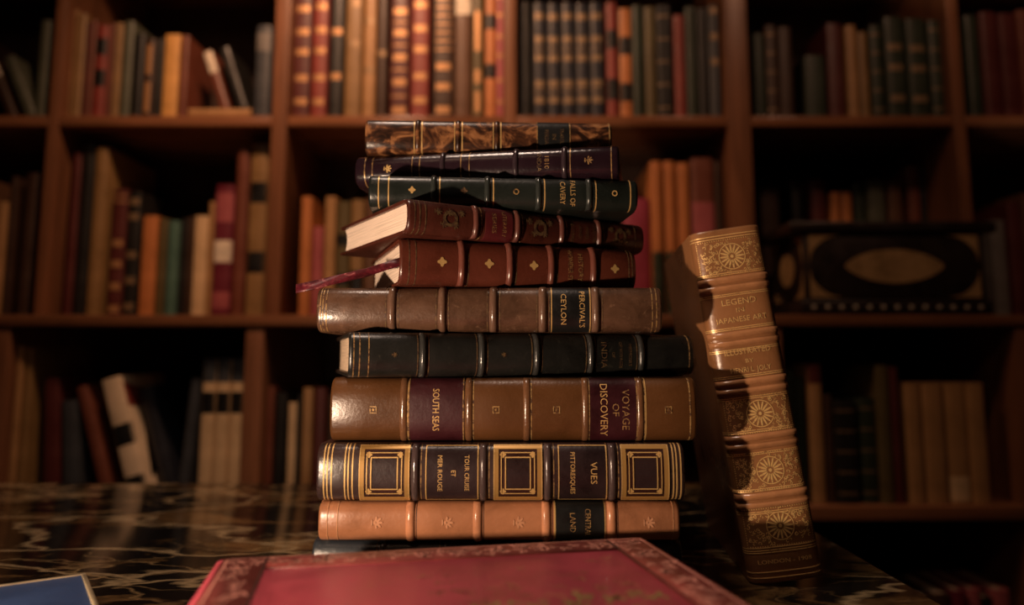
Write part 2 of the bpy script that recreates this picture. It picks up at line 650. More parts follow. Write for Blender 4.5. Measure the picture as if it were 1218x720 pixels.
def flat_book(name, xl, dl, xr, dr, ymid, z0, z1, b, mats, label, W=None, **kw):
    a, c = on_y(xl, ymid, dl), on_y(xr, ymid, dr)
    H = math.hypot(c.x - a.x, dr - dl)
    bk = Book(name, H, W or H * 0.68, z1 - z0 - 0.0006, b, mats, **kw)
    bk.place_flat(a.x, dl, z0 + 0.0002, math.atan2(dr - dl, c.x - a.x))
    bk.U = lambda px: (on_y(px, ymid, dl + (dr - dl) * (px - xl) / (xr - xl)).x - a.x) / (c.x - a.x) * H
    tag(bk.e, label, 'book', GRP)
    return bk


def zat(y, d):
    return on_y(CX, y, d).z


Z = [TABLE, zat(646, .492), zat(598, .491), zat(527.5, .495), zat(449, .50), zat(395.5, .505), zat(340.5, .505),
     zat(281, .49), zat(235, .478), zat(208, .512), zat(169, .514), zat(139, .539)]
G, GW, GF = M['gold'], M['gold_worn'], M['gold_faint']

# bottom book: dark blue-black, half hidden by the red cover
bk = flat_book('antique_book', 370, .495, 812, .497, 665, Z[0], Z[1], .008,
               (leather('blue_black_leather', (0.020, 0.024, 0.030), 0.3, wear=(0.16, 0.15, 0.15)), M['pages_dark']),
               'dark blue-black scuffed book at the very bottom of the stack')
for px in (455, 530, 610, 690, 765):
    bk.band(bk.U(px), 0.004, 0.001)
    bk.line(bk.U(px) - 0.004, 0.0006, GF)

# tan calf book
tan = leather('tan_calf', (0.30, 0.125, 0.060), 0.30, dark=0.6, light=1.3, scale=24, wear=(0.34, 0.16, 0.085))
bk = flat_book('antique_book', 378, .492, 809, .492, 622, Z[1], Z[2], .009, (tan, M['pages']),
               'tan orange calf book with black title panel, second from bottom of stack')
for px in (488, 568, 650, 728):
    bk.band(bk.U(px), 0.0058, 0.0017)
    bk.line(bk.U(px + 7), 0.0005, plain('dark_tooled_line', (0.05, 0.02, 0.012), 0.5), 0.00015)
for px in (389, 401, 801):
    bk.line(bk.U(px), 0.0006, leather('tooled_tan', (0.42, 0.2, 0.1), 0.3), 0.0003)
bk.label(bk.U(661), bk.U(719), M['black_label'])
bk.line(bk.U(660), 0.0012, G)
bk.line(bk.U(719), 0.0012, G)
bk.text('CENTRAL', bk.U(699), 0.0052, GW, 0.0165)
bk.text('LAND', bk.U(681), 0.0052, GW, 0.0115)
sprig_m = leather('blind_tooling', (0.42, 0.20, 0.11), 0.25)
for px in (449, 533, 618, 773):
    bk.ornament('sprig', bk.U(px), 0.0085, sprig_m)

# black and gold panelled book
blk = leather('black_morocco', (0.032, 0.018, 0.017), 0.28, dark=0.6, wear=(0.10, 0.05, 0.035))
panel_red = leather('dark_oxblood_panel', (0.030, 0.010, 0.008), 0.3)
plum = leather('plum_panel', (0.020, 0.011, 0.012), 0.3)
ochre = gold('gilt_ochre', (0.42, 0.24, 0.075), 0.36, 0.2, (0.2, 0.1, 0.03))
bk = flat_book('antique_book', 376, .490, 815, .492, 562, Z[2], Z[3], .011, (blk, M['pages']),
               'black book with gilt-framed square panels, third from bottom of stack')
vh = bk.L * 0.375
for px in (494, 575, 652, 729):
    bk.band(bk.U(px), 0.0050, 0.0019)
    bk.line(bk.U(px) - 0.0036, 0.0005, GW)
    bk.line(bk.U(px) + 0.0036, 0.0005, GW)
for px in (385, 389, 394, 410, 414, 419, 801, 805, 810):
    bk.line(bk.U(px), 0.0008, G)
for a, c in ((427, 487), (587, 645), (739, 796)):
    u0, u1 = bk.U(a), bk.U(c)
    bk.label(u0, u1, panel_red, vh)
    bk.frame(u0, u1, vh, 0.0032, ochre, 0.0008)
    bk.frame(u0, u1, vh, 0.0006, G, 0.0010)
    bk.frame(u0 + 0.0046, u1 - 0.0046, vh - 0.0052, 0.0006, G, 0.0009)
    bk.frame(u0 + 0.0072, u1 - 0.0072, vh - 0.0080, 0.0007, G, 0.0009)
    for su in (0, 1):
        for sv in (-1, 1):
            bk.ornament('quatrefoil', (u0 + 0.0060 if su == 0 else u1 - 0.0060), 0.0042, G, sv * (vh - 0.0066))
    bk.label(u0 + 0.0078, u1 - 0.0078, plum, vh - 0.0086)
for a, c in ((506, 569), (664, 722)):
    bk.label(bk.U(a), bk.U(c), plum, vh)
    bk.frame(bk.U(a), bk.U(c), vh, 0.0006, G, 0.0006)
bk.text('TOUR CRUISE', bk.U(555), 0.0042, G, 0.022)
bk.text('ET', bk.U(539), 0.0040, G, 0.0038)
bk.text('MER ROUGE', bk.U(523), 0.0042, G, 0.022)
bk.text('VUES', bk.U(706), 0.0058, G, 0.0135)
bk.text('PITTORESQUES', bk.U(681), 0.0042, G, 0.026)

# brown calf book with two purple panels
brn = leather('olive_brown_calf', (0.080, 0.032, 0.010), 0.30, dark=0.65, light=1.3, scale=16)
bk = flat_book('antique_book', 392, .500, 829, .500, 487, Z[3], Z[4], .012, (brn, M['pages']),
               'thick brown calf book with two purple title panels, beneath the black page-end book')
for px in (480, 558, 627, 697, 762):
    bk.band(bk.U(px), 0.0048, 0.0012)
    bk.line(bk.U(px + 5), 0.0007, GW)
for px in (486, 551, 701, 758):
    bk.line(bk.U(px), 0.0008, GW, 0.0005)
bk.line(bk.U(821), 0.0009, GW)
bk.line(bk.U(768), 0.0009, G)
bk.label(bk.U(486), bk.U(551), M['purple_label'])
bk.label(bk.U(701), bk.U(758), M['purple_label'])
bk.text('SOUTH SEAS', bk.U(518), 0.0062, G, 0.027)
bk.text('VOYAGE', bk.U(744), 0.0068, GW, 0.026)
bk.text('OF', bk.U(732), 0.0062, GW, 0.008)
bk.text('DISCOVERY', bk.U(718), 0.0068, G, 0.034)
for px in (444, 590, 662, 795):
    bk.ornament('square', bk.U(px), 0.0046, GW)

# black book, head end with pages in view
blk2 = leather('black_calf', (0.012, 0.012, 0.011), 0.3, wear=(0.05, 0.045, 0.035))
bk = flat_book('antique_book', 415, .482, 827, .548, 420, Z[4], Z[5], .011, (blk2, M['pages']),
               'black ribbed book with its page end showing, between brown-grey and brown calf books', W=.15)
for px in (504, 574, 639, 703, 763):
    bk.band(bk.U(px), 0.0045, 0.002)
    bk.line(bk.U(px) - 0.0036, 0.0006, GF)
    bk.line(bk.U(px) + 0.0036, 0.0006, GF)
for px in (421, 428, 439, 820):
    bk.line(bk.U(px), 0.0007, GW)
for t, px, sz, wd in (('MEMOIRS', 749, .0034, .015), ('OF VOYAGES', 738, .0034, .018), ('OF', 729, .003, .004), ('INDIA', 718, .0062, .018)):
    bk.text(t, bk.U(px), sz, GF, wd)
for px in (470, 600):
    bk.ornament('sprig', bk.U(px), 0.004, GF)

# grey-brown rubbed book with black title panel
gbr = leather('rubbed_brown_calf', (0.080, 0.040, 0.023), 0.27, dark=0.45, light=1.5, scale=45, wear=(0.26, 0.15, 0.09))
bk = flat_book('antique_book', 376, .505, 788, .503, 368, Z[5], Z[6], .012, (gbr, M['pages_dark']),
               'rubbed grey-brown ribbed book with black title panel under the ribbon')
for px in (466, 526, 587, 646, 709):
    bk.band(bk.U(px), 0.0056, 0.0024)
    bk.line(bk.U(px) - 0.0042, 0.0006, GF)
    bk.line(bk.U(px) + 0.0042, 0.0006, GF)
for px in (381, 384, 388, 776, 781):
    bk.line(bk.U(px), 0.0006, GW)
bk.label(bk.U(654), bk.U(702), M['black_label'])
bk.line(bk.U(656), 0.0007, G, 0.0005)
bk.line(bk.U(702), 0.0007, G, 0.0005)
bk.text('CEYLON', bk.U(670), 0.0052, G, 0.0205)
bk.text("PERCIVAL'S", bk.U(692), 0.0052, G, 0.0245)

# red-brown book with ribbon
rb1 = leather('red_brown_morocco', (0.085, 0.021, 0.012), 0.26, dark=0.6, scale=24)
ribbon_book = bk = flat_book('antique_book', 476, .490, 757, .545, 310, Z[6], Z[7], .011, (rb1, M['pages_pale']),
               'red-brown book with gilt quatrefoils and a ribbon hanging from its pages', W=.125)
for px in (550, 607, 656, 706):
    bk.band(bk.U(px), 0.0050, 0.0024)
    bk.line(bk.U(px) + 0.0045, 0.0005, GF)
for px in (487, 495, 748, 752):
    bk.line(bk.U(px), 0.0006, GF)
for px in (526, 582, 635, 731):
    bk.ornament('quatrefoil', bk.U(px), 0.0068, G)
bk.text('HISTORY', bk.U(690), 0.0052, GW, 0.0195)
bk.text('WONDER STO', bk.U(678), 0.0052, GW, 0.0255)

# red-brown tooled book turned to show its pages
rb2 = leather('tooled_red_morocco', (0.062, 0.016, 0.010), 0.30, dark=0.5, scale=50)
bk = flat_book('antique_book', 486, .474, 766, .575, 257, Z[7], Z[8], .009, (rb2, M['pages_pale']),
               'red leather book turned aside, its cream page edges lit, above the ribboned book', W=.125)
for px in (567, 616, 668, 712):
    bk.band(bk.U(px), 0.0042, 0.002)
    bk.line(bk.U(px) + 0.004, 0.0006, GW)
for px in (494, 500, 507, 755):
    bk.line(bk.U(px), 0.0006, GF)
bk.label(bk.U(578), bk.U(610), leather('crimson_label', (0.085, 0.012, 0.014), 0.35))
bk.text('LITERARY', bk.U(600), 0.0046, GW, 0.0175)
bk.text('SERIES', bk.U(588), 0.0046, GW, 0.0135)
for t, px in (('COLLECTED', 706), ('WORKS', 697), ('AND', 689), ('LETTERS', 680)):
    bk.text(t, bk.U(px), 0.0038, GF, 0.0150 if len(t) > 5 else .009)
for px in (536, 642, 737):
    for k in range(5):
        bk.ornament('sprig', bk.U(px) + (k - 2) * 0.0042, 0.0062, GF, (-1) ** k * 0.004)
    bk.ornament('ring', bk.U(px), 0.011, GF)

# dark green book
grn = leather('dark_green_morocco', (0.010, 0.013, 0.011), 0.3, dark=0.7)
bk = flat_book('antique_book', 438, .505, 759, .520, 227, Z[8], Z[9], .011, (grn, M['pages_dark']),
               'dark green book with gilt lines, third from the top of the stack', W=.13)
for px in (516, 580, 641, 701):
    bk.band(bk.U(px), 0.0042, 0.0018)
for px in (450, 462, 523, 587, 648, 709, 750):
    bk.line(bk.U(px), 0.0008, G)
bk.ornament('quatrefoil', bk.U(490), 0.0052, G)
bk.ornament('quatrefoil', bk.U(552), 0.0052, GF)
bk.ornament('ring', bk.U(614), 0.0042, GW)
bk.ornament('ring', bk.U(731), 0.0042, G)
bk.text('FALLS OF', bk.U(681), 0.0052, G, 0.0185)
bk.text('CAVERY', bk.U(669), 0.0052, G, 0.0160)

# purple-black book
pur = leather('purple_black_calf', (0.016, 0.007, 0.011), 0.2, dark=0.6)
bk = flat_book('antique_book', 422, .546, 736, .514, 190, Z[9], Z[10], .012, (pur, M['pages_dark']),
               'glossy purple-black book, second from the top of the stack', W=.12)
for px in (434, 443, 490, 499, 548, 558, 678, 727):
    bk.line(bk.U(px), 0.0007, GW)
for px in (526, 613, 671):
    bk.band(bk.U(px), 0.0042, 0.0018)
bk.text('1810', bk.U(650), 0.0046, GW, 0.009)
bk.text('INDIA', bk.U(641), 0.0046, GF, 0.013)
bk.ornament('sprig', bk.U(462), 0.0070, G)
bk.ornament('sprig', bk.U(701), 0.0070, GW)

# marbled calf book on top
m, nt, p = new_mat('tree_calf')
v = coords(nt, (1, 1.4, 1.4))
n1 = noise(nt, v, 42, 5, 0.6, 2.2)
nt.links.new(ramp(nt, n1, [(0.40, (0.018, 0.008, 0.005)), (0.50, (0.07, 0.026, 0.012)), (0.60, (0.27, 0.115, 0.045)), (0.72, (0.40, 0.20, 0.09))]), p.inputs['Base Color'])
p.inputs['Roughness'].default_value = 0.3
bump(nt, p, noise(nt, v, 300, 4), 0.3, 0.0006)
bk = flat_book('antique_book', 434, .539, 728, .548, 155, Z[10], Z[11], .009, (m, M['pages_dark']),
               'marbled brown calf book lying on top of the stack', W=.12)
for px in (497, 545, 591):
    bk.band(bk.U(px), 0.0036, 0.0012)
    bk.line(bk.U(px) + 0.0030, 0.0008, G)
    bk.line(bk.U(px) - 0.0026, 0.0006, G)
bk.label(bk.U(639), bk.U(677), M['black_label'])
for px in (639, 678, 725):
    bk.line(bk.U(px), 0.0008, GW, 0.0005)
for t, px, wd in (('TRAVELS', 668, .013), ('IN', 659, .004), ('PERSIA', 650, .011)):
    bk.text(t, bk.U(px), 0.0042, GF, wd)

# ribbon marker of the red-brown book
bpy.context.view_layer.update()
inv = ribbon_book.e.matrix_world.inverted()
path = [(500, 309, .512), (486, 310, .503), (472, 313, .497), (455, 318, .494), (436, 324, .492), (415, 329, .490), (395, 334, .488), (372, 340, .486), (352, 344, .484)]
vs, fs = [], []
for i, (px, py, d) in enumerate(path):
    for sgn, hgt in ((1, 5.0), (0, 0), (-1, 5.0)):
        tw = 0.0035 * math.sin(i * 1.1) * sgn
        q = on_y(px, py - sgn * hgt, d + tw)
        vs.append(inv @ q)
for i in range(len(path) - 1):
    for k in range(2):
        p0 = i * 3 + k
        fs.append((p0, p0 + 1, p0 + 4, p0 + 3))
rm, nt, p = new_mat('crimson_ribbon')
n1 = noise(nt, coords(nt, (1, 1, 1)), 160, 3, 0.6, 1)
nt.links.new(ramp(nt, n1, [(0.42, (0.055, 0.003, 0.007)), (0.58, (0.12, 0.010, 0.018)), (0.70, (0.32, 0.10, 0.10))]), p.inputs['Base Color'])
p.inputs['Roughness'].default_value = 0.45
rib = obj('ribbon_marker', vs, fs, rm, ribbon_book.e, True)
md = rib.modifiers.new('thick', 'SOLIDIFY')
md.thickness = 0.0005
rib['label'] = 'crimson ribbon marker hanging to the left'

# ------------------------------------------------------------------ the leaning book
lean_m = leather('golden_brown_calf', (0.26, 0.115, 0.046), 0.30, dark=0.6, light=1.25, scale=18, wear=(0.24, 0.11, 0.045))
lg = gold('antique_gilt', (0.95, 0.62, 0.25), 0.36, 0.36, (0.16, 0.07, 0.03))
c0 = on_z(894, 698, TABLE)
LH = 0.246
bk = Book('antique_book', LH, 0.165, 0.0500, 0.011, (lean_m, M['pages_dark']), power=0.62)
bk.place_upright(c0.x, c0.y, TABLE, R(-7.9), R(-5))
tag(bk.e, 'thick golden-brown book with gilt rosettes leaning upright against the stack', 'book')


def LU(f):
    return LH * (1 - f)


for f in (0.165, 0.325, 0.462, 0.618, 0.780):
    for df in (-0.014, 0.010):
        bk.band(LU(f + df), 0.0046, 0.0016)
    for df in (-0.034, -0.029, 0.028, 0.033):
        bk.line(LU(f + df), 0.0005, lg)
for f in (0.020, 0.028, 0.905, 0.912, 0.918, 0.970, 0.985):
    bk.line(LU(f), 0.0006, lg)
vhl = bk.L * 0.36
rng = random.Random(3)
for f in (0.085, 0.54, 0.698, 0.850):
    u = LU(f)
    hh = 0.0125
    bk.ornament('rosette', u, 0.0190, lg, -0.001)
    dots = []
    for k in range(29):
        vv = -vhl + 2 * vhl * k / 28
        for uu in (u - hh, u + hh):
            dots.append((uu, vv))
    for k in range(1, 16):
        for vv in (-vhl, vhl):
            dots.append((u - hh + 2 * hh * k / 16, vv))
    bk.art('dotted_border', [[(a + 0.00042 * math.cos(t * math.pi / 3), c + 0.00042 * math.sin(t * math.pi / 3)) for t in range(6)] for a, c in dots], lg, 0.0005)
    curls = []
    for k in range(190):
        vv = rng.uniform(-vhl + 0.0018, vhl - 0.0018)
        uu = u + rng.uniform(-hh + 0.0016, hh - 0.0016)
        if math.hypot(uu - u, vv + 0.001) < 0.0106:
            continue
        r0, a0 = rng.uniform(0.0010, 0.0019), rng.uniform(0, 6.28)
        for j in range(7):
            t0, t1 = a0 + j * 0.7, a0 + (j + 1) * 0.7
            k0, k1 = 1 - j * 0.1, 1 - (j + 1) * 0.1
            curls.append([(uu + r0 * q * math.cos(t), vv + r0 * q * math.sin(t)) for q, t in ((k0, t0), (k1, t1), (k1 - 0.28, t1), (k0 - 0.28, t0))])
    o = bk.art('floral_scrollwork', curls, lg, 0.0004)
for t, f, sz, wd in (('LEGEND', .218, .0060, .024), ('IN', .243, .0044, .0055), ('JAPANESE ART', .269, .0054, .036),
                     ('ILLUSTRATED', .362, .0052, .032), ('BY', .389, .0036, .0055), ('HENRI L. JOLY', .414, .0050, .028), ('LONDON - 1908', .943, .0038, .036)):
    bk.text(t, LU(f), sz, lg, wd, off=0.0005)

# ------------------------------------------------------------------ red covered book in front
zr = TABLE + 0.05
A, B, C = on_z(262, 666, zr), on_z(765, 640, zr), on_z(885, 720, zr)
yaw = math.atan2(B.y - A.y, B.x - A.x)
RW = (B - A).length
RHt = 0.285
red = leather('crimson_cloth', (0.46, 0.066, 0.095), 0.34, dark=0.75, light=1.25, scale=26, wear=(0.42, 0.12, 0.08))
pinkg = leather('worn_rose_tooling', (0.75, 0.32, 0.25), 0.30)
redd = leather('deep_red_border', (0.20, 0.040, 0.035), 0.35, dark=0.6)
red_book = tag(empty('large_book', (A.x, A.y, TABLE), (0, 0, yaw)),
               'large red decorated book lying flat in front of the stack', 'book')
# local frame: x along the far edge, y negative towards the camera; spine along the left side
rbox('back_board', 0, RW, -RHt, 0, 0, 0.004, 0.001, red, red_book)
rbox('front_board', 0, RW, -RHt, 0, 0.046, 0.05, 0.0012, red, red_book)
rbox('page_block', 0.006, RW - 0.006, -RHt + 0.005, -0.005, 0.0045, 0.0455, 0.001, M['pages'], red_book)
vs, fs = [], []
for y in (-RHt, 0):
    for k in range(11):
        th = math.pi * k / 10
        vs.append((-0.008 * math.sin(th) + 0.001, y, 0.025 + 0.025 * math.cos(th)))
    for k in range(11):
        th = math.pi * k / 10
        vs.append((-0.006 * math.sin(th) + 0.001, y, 0.025 + 0.022 * math.cos(th)))
for k in range(10):
    fs.append((k, k + 1, 23 + k, 22 + k))
    fs.append((11 + k, 33 + k, 34 + k, 12 + k))
    for o2 in (0, 22):
        fs.append((o2 + k, o2 + 11 + k, o2 + 12 + k, o2 + k + 1))
obj('spine', vs, fs, red, red_book, True, 40)
zt = 0.0501
Bd = 0.024


def flat_art(name, polys, mat, z, parent=red_book):
    vs, fs = [], []
    for poly in polys:
        i0 = len(vs)
        vs += [(x, y, z) for x, y in poly]
        fs.append(tuple(range(i0, i0 + len(poly))))
    return obj(name, vs, fs, mat, parent)


def rect(x0, x1, y0, y1):
    return [(x0, y0), (x1, y0), (x1, y1), (x0, y1)]


# border raised a little around the sunk centre panel
for nm, (x0, x1, y0, y1) in (('cover_border', (0.002, Bd, -RHt + 0.002, -0.002)), ('cover_border', (RW - Bd, RW - 0.002, -RHt + 0.002, -0.002)),
                             ('cover_border', (Bd, RW - Bd, -Bd, -0.002)), ('cover_border', (Bd, RW - Bd, -RHt + 0.002, -RHt + Bd))):
    rbox(nm, x0, x1, y0, y1, 0.0496, 0.0508, 0.0004, redd, red_book, 1)
dk = plain('dark_tooled_rule', (0.06, 0.014, 0.012), 0.5)
flat_art('tooled_rule', [rect(Bd - 0.0008, Bd + 0.0010, -RHt + Bd, -0.003), rect(RW - Bd - 0.0010, RW - Bd + 0.0008, -RHt + Bd, -0.003)], dk, 0.05095)
flat_art('tooled_rule', [rect(Bd, RW - Bd, -Bd - 0.0004, -Bd + 0.0006)], dk, 0.05095)
flat_art('edge_rule', [rect(0.004, RW - 0.004, -0.0048, -0.0038), rect(0.004, 0.005, -RHt, -0.004), rect(RW - 0.005, RW - 0.004, -RHt, -0.004)], pinkg, 0.05098)
rng = random.Random(11)


def curl_polys(n, area, r_lo, r_hi):
    out = []
    for k in range(n):
        cx, cy = area(k)
        r0, a0 = rng.uniform(r_lo, r_hi), rng.uniform(0, 6.28)
        for j in range(8):
            t0, t1 = a0 + j * 0.62, a0 + (j + 1) * 0.62
            k0, k1 = 1 - j * 0.09, 1 - (j + 1) * 0.09
            out.append([(cx + r0 * q * math.cos(t), cy + r0 * q * math.sin(t)) for q, t in ((k0, t0), (k1, t1), (k1 - 0.3, t1), (k0 - 0.3, t0))])
        a = a0 + 1.5
        out.append([(cx + r0 * 1.1 * math.cos(a) + 0.6 * r0 * math.cos(t) * math.cos(a) - 0.25 * r0 * math.sin(t) * math.sin(a),
                     cy + r0 * 1.1 * math.sin(a) + 0.6 * r0 * math.cos(t) * math.sin(a) + 0.25 * r0 * math.sin(t) * math.cos(a)) for t in [i * 0.785 for i in range(8)]])
    return out


def area_far(k):
    return (rng.uniform(0.008, RW - 0.008), rng.uniform(-Bd + 0.005, -0.008))


def area_side(k):
    x = rng.uniform(0.008, Bd - 0.005)
    return (x if k % 2 else RW - x, rng.uniform(-RHt + 0.01, -0.008))


flat_art('border_scrollwork', curl_polys(120, area_far, 0.0022, 0.0042) + curl_polys(260, area_side, 0.0022, 0.0042), pinkg, 0.05092)
olive_g = gold('greenish_gilt', (0.42, 0.36, 0.13), 0.4, 0.35, (0.2, 0.05, 0.04))


def area_mid(k):
    t = rng.uniform(0, 1)
    return (Bd + 0.02 + (RW - 2 * Bd - 0.03) * (0.35 + 0.65 * t), -0.030 - 0.085 * rng.random() ** 0.5)


flat_art('cover_foliage', curl_polys(60, area_mid, 0.002, 0.005), leather('rose_foliage', (0.42, 0.13, 0.09), 0.35), 0.05008)


def area_low(k):
    return (rng.uniform(0.09, RW - 0.03), rng.uniform(-0.22, -0.098))


flat_art('cover_foliage', curl_polys(150, area_low, 0.003, 0.006), olive_g, 0.05012)

# ------------------------------------------------------------------ blue book, lower left corner
zb = TABLE + 0.022
A, B, C = on_z(101, 683, zb), on_z(0, 697, zb), on_z(118, 720, zb)
yaw = math.atan2(A.y - B.y, A.x - B.x)
blue = leather('blue_cloth', (0.050, 0.11, 0.28), 0.5, dark=0.8, light=1.2)
cream = plain('cream_edge', (0.42, 0.33, 0.20), 0.5)
bl = tag(empty('thin_book', (A.x, A.y, TABLE), (0, 0, yaw)),
         'thin blue book with cream edging, cut off at lower left corner', 'book')
rbox('back_board', -0.16, 0, -0.22, 0, 0, 0.003, 0.0006, blue, bl)
rbox('front_board', -0.16, 0, -0.22, 0, 0.019, 0.022, 0.0006, blue, bl)
rbox('page_block', -0.158, -0.004, -0.216, -0.004, 0.0032, 0.0188, 0.0006, M['pages'], bl)
rbox('spine', -0.164, -0.158, -0.22, 0, 0, 0.022, 0.002, blue, bl)
for x0, x1, y0, y1 in ((-0.16, 0.0006, -0.0022, 0.0006), (-0.0022, 0.0006, -0.22, -0.0022)):
    rbox('cream_edging', x0, x1, y0, y1, 0.0186, 0.0226, 0.0005, cream, bl, 1)

# ------------------------------------------------------------------ shelf books
PAL = {
    'black': (0.012, 0.011, 0.010), 'dark brown': (0.045, 0.022, 0.013), 'brown': (0.11, 0.052, 0.026),
    'red-brown': (0.15, 0.045, 0.026), 'dark red': (0.085, 0.018, 0.016), 'red': (0.22, 0.040, 0.030),
    'burgundy': (0.13, 0.014, 0.028), 'pink': (0.34, 0.085, 0.095), 'orange': (0.46, 0.17, 0.055),
    'amber': (0.62, 0.33, 0.10), 'tan': (0.36, 0.20, 0.085), 'olive tan': (0.24, 0.14, 0.055),
    'cream': (0.62, 0.44, 0.25), 'pale cream': (0.70, 0.55, 0.38), 'olive': (0.10, 0.075, 0.03),
    'dark green': (0.022, 0.032, 0.018), 'grey-green': (0.085, 0.09, 0.062), 'teal': (0.07, 0.15, 0.12),
    'blue-grey': (0.045, 0.050, 0.058), 'dark navy': (0.016, 0.018, 0.026), 'grey': (0.15, 0.14, 0.13), 'magenta': (0.24, 0.03, 0.055),
}
PM = {k: leather('cloth_' + k.replace(' ', '_').replace('-', '_'), c, 0.42, dark=0.75, light=1.2, scale=20) for k, c in PAL.items()}
M['dot_gold'] = gold('gilt_dots', (0.50, 0.27, 0.12), 0.45, 0.2)
M['dot_dim'] = gold('gilt_dots_dim', (0.27, 0.18, 0.10), 0.45, 0.2)
M['lab_white'] = plain('white_paper_label', (0.75, 0.66, 0.52), 0.6)
ORD = ['first', 'second', 'third', 'fourth', 'fifth', 'sixth', 'seventh', 'eighth', 'ninth', 'tenth', 'eleventh', 'twelfth', 'thirteenth',
       'fourteenth', 'fifteenth', 'sixteenth', 'seventeenth', 'eighteenth', 'nineteenth', 'twentieth']


def shelf_book(H, W, T, color, style):
    b = min(0.006, T * 0.3)
    bk = Book('shelf_book', H, W, T, b, (PM[color], M['pages']), hero=False, power=0.8)
    bd, k = 0.0022, 8
    arc = [bk.at(0, -bk.L / 2 + bk.L * i / k)[1:] for i in range(k + 1)]
    loop = [(W, 0)] + arc + [(W, T), (W, T - bd), (0.001, T - bd), (0.001, bd), (W, bd)]
    n = len(loop)
    vs = [(0, y, z) for y, z in loop] + [(H, y, z) for y, z in loop]
    fs = [(i, (i + 1) % n, n + (i + 1) % n, n + i) for i in range(n)]
    # end faces as quads: spine cap and two boards
    ia, ib, ic, idd = n - 4, n - 3, n - 2, n - 1
    for o2 in (0, n):
        fs.append(tuple(o2 + i for i in [ic, ib] + [k + 1 - j for j in range(k + 1)]))
        fs.append((o2 + 0, o2 + 1, o2 + ic, o2 + idd))
        fs.append((o2 + k + 1, o2 + k + 2, o2 + ia, o2 + ib))
    obj('cover', vs, fs, PM[color], bk.e, True, 35)
    i = 0.003
    obj('page_block', box_v(i, H - i, 0.0015, W - 0.003, bd + 0.0001, T - bd - 0.0001), BOX_F, M['pages'], bk.e)
    # decoration: (kind, list of fractions of the height from the bottom)
    for kind, fr in style:
        if kind in ('dot', 'dimdot'):
            for f in fr:
                hw = min(0.007, T * 0.33)
                bk.strip('gilt_tooling', f * H - hw * 0.9, f * H + hw * 0.9, M['dot_gold' if kind == 'dot' else 'dot_dim'], -bk.L * 0.30, bk.L * 0.30, nv=6)
        elif kind in ('line', 'dimline'):
            for f in fr:
                bk.strip('gilt_line', f * H - 0.0016, f * H + 0.0016, M['dot_gold' if kind == 'line' else 'dot_dim'], -bk.L * 0.42, bk.L * 0.42, nv=6)
        elif kind == 'stripe':
            for a, c in fr:
                bk.strip('gilt_panel', a * H, c * H, M['dot_gold'], -bk.L * 0.2, bk.L * 0.2, nv=6)
        else:
            for a, c in fr:
                mt = M['black_label'] if kind == 'black' else M['lab_white'] if kind == 'white' else PM[kind]
                bk.strip('spine_label', a * H, c * H, mt, -bk.L * 0.45, bk.L * 0.45, nv=8)
    return bk


DOTS = [('dot', (.12, .28, .46, .60, .76, .9))]
SET = [('dimdot', (.16, .30, .52, .68, .88)), ('dimline', (.24, .60))]
BL2 = [('black', ((.28, .38), (.62, .72)))]
BANDS = [('line', (.10, .3, .5, .7, .9))]
DBANDS = [('dimline', (.10, .3, .5, .7, .9))]
RED2 = [('black', ((.34, .52), (.68, .86)))]
_ = []


def fill(row, bay, Y, zbase, ybase, xa, xb, items, setback=0.018, depth=0.18):
    """items: (px left, px right, px top, colour, style[, extra setback]); upright books in one bay"""
    last = xa + 0.0008
    for i, it in enumerate(items):
        x0, x1, yt, colr, st = it[:5]
        Yf = Y + setback + (it[5] if len(it) > 5 else random.uniform(0, 0.010))
        ym = (max(yt, 0) + ybase) / 2
        X0, X1 = on_y(x0, ym, Yf).x, on_y(x1, ym, Yf).x
        X0 = max(X0, last)
        X1 = min(max(X1, X0 + 0.006), xb - 0.0008)
        if X1 - X0 < 0.004:
            print('NO ROOM', row, bay, i)
            continue
        H = on_y(x0, yt, Yf).z - zbase
        bk = shelf_book(H, min(H * 0.72, depth), X1 - X0, colr, st)
        bk.place_upright(X1, Yf, zbase)
        last = X1 + 0.0006
        kind = 'book with gilt bands' if st in (DOTS, SET, BANDS, DBANDS) else 'book with dark spine labels' if st in (BL2, RED2) else 'book'
        tag(bk.e, f'{colr} {kind}, {ORD[i]} upright from left, {row} shelf, {bay} bay', 'book', f'books on the {row} shelf, {bay} bay')


def leaner(Y, zbase, corner_px, yb, H, T, a, colr, st, label, setback=0.02, W=0.15):
    bk = shelf_book(H, W, T, colr, st)
    c = on_y(corner_px, yb, Y + setback)
    bk.place_upright(c.x, Y + setback, zbase, R(a))
    tag(bk.e, label, 'book')
    return bk


BY1, BY2, BY3 = 137, 375, 603
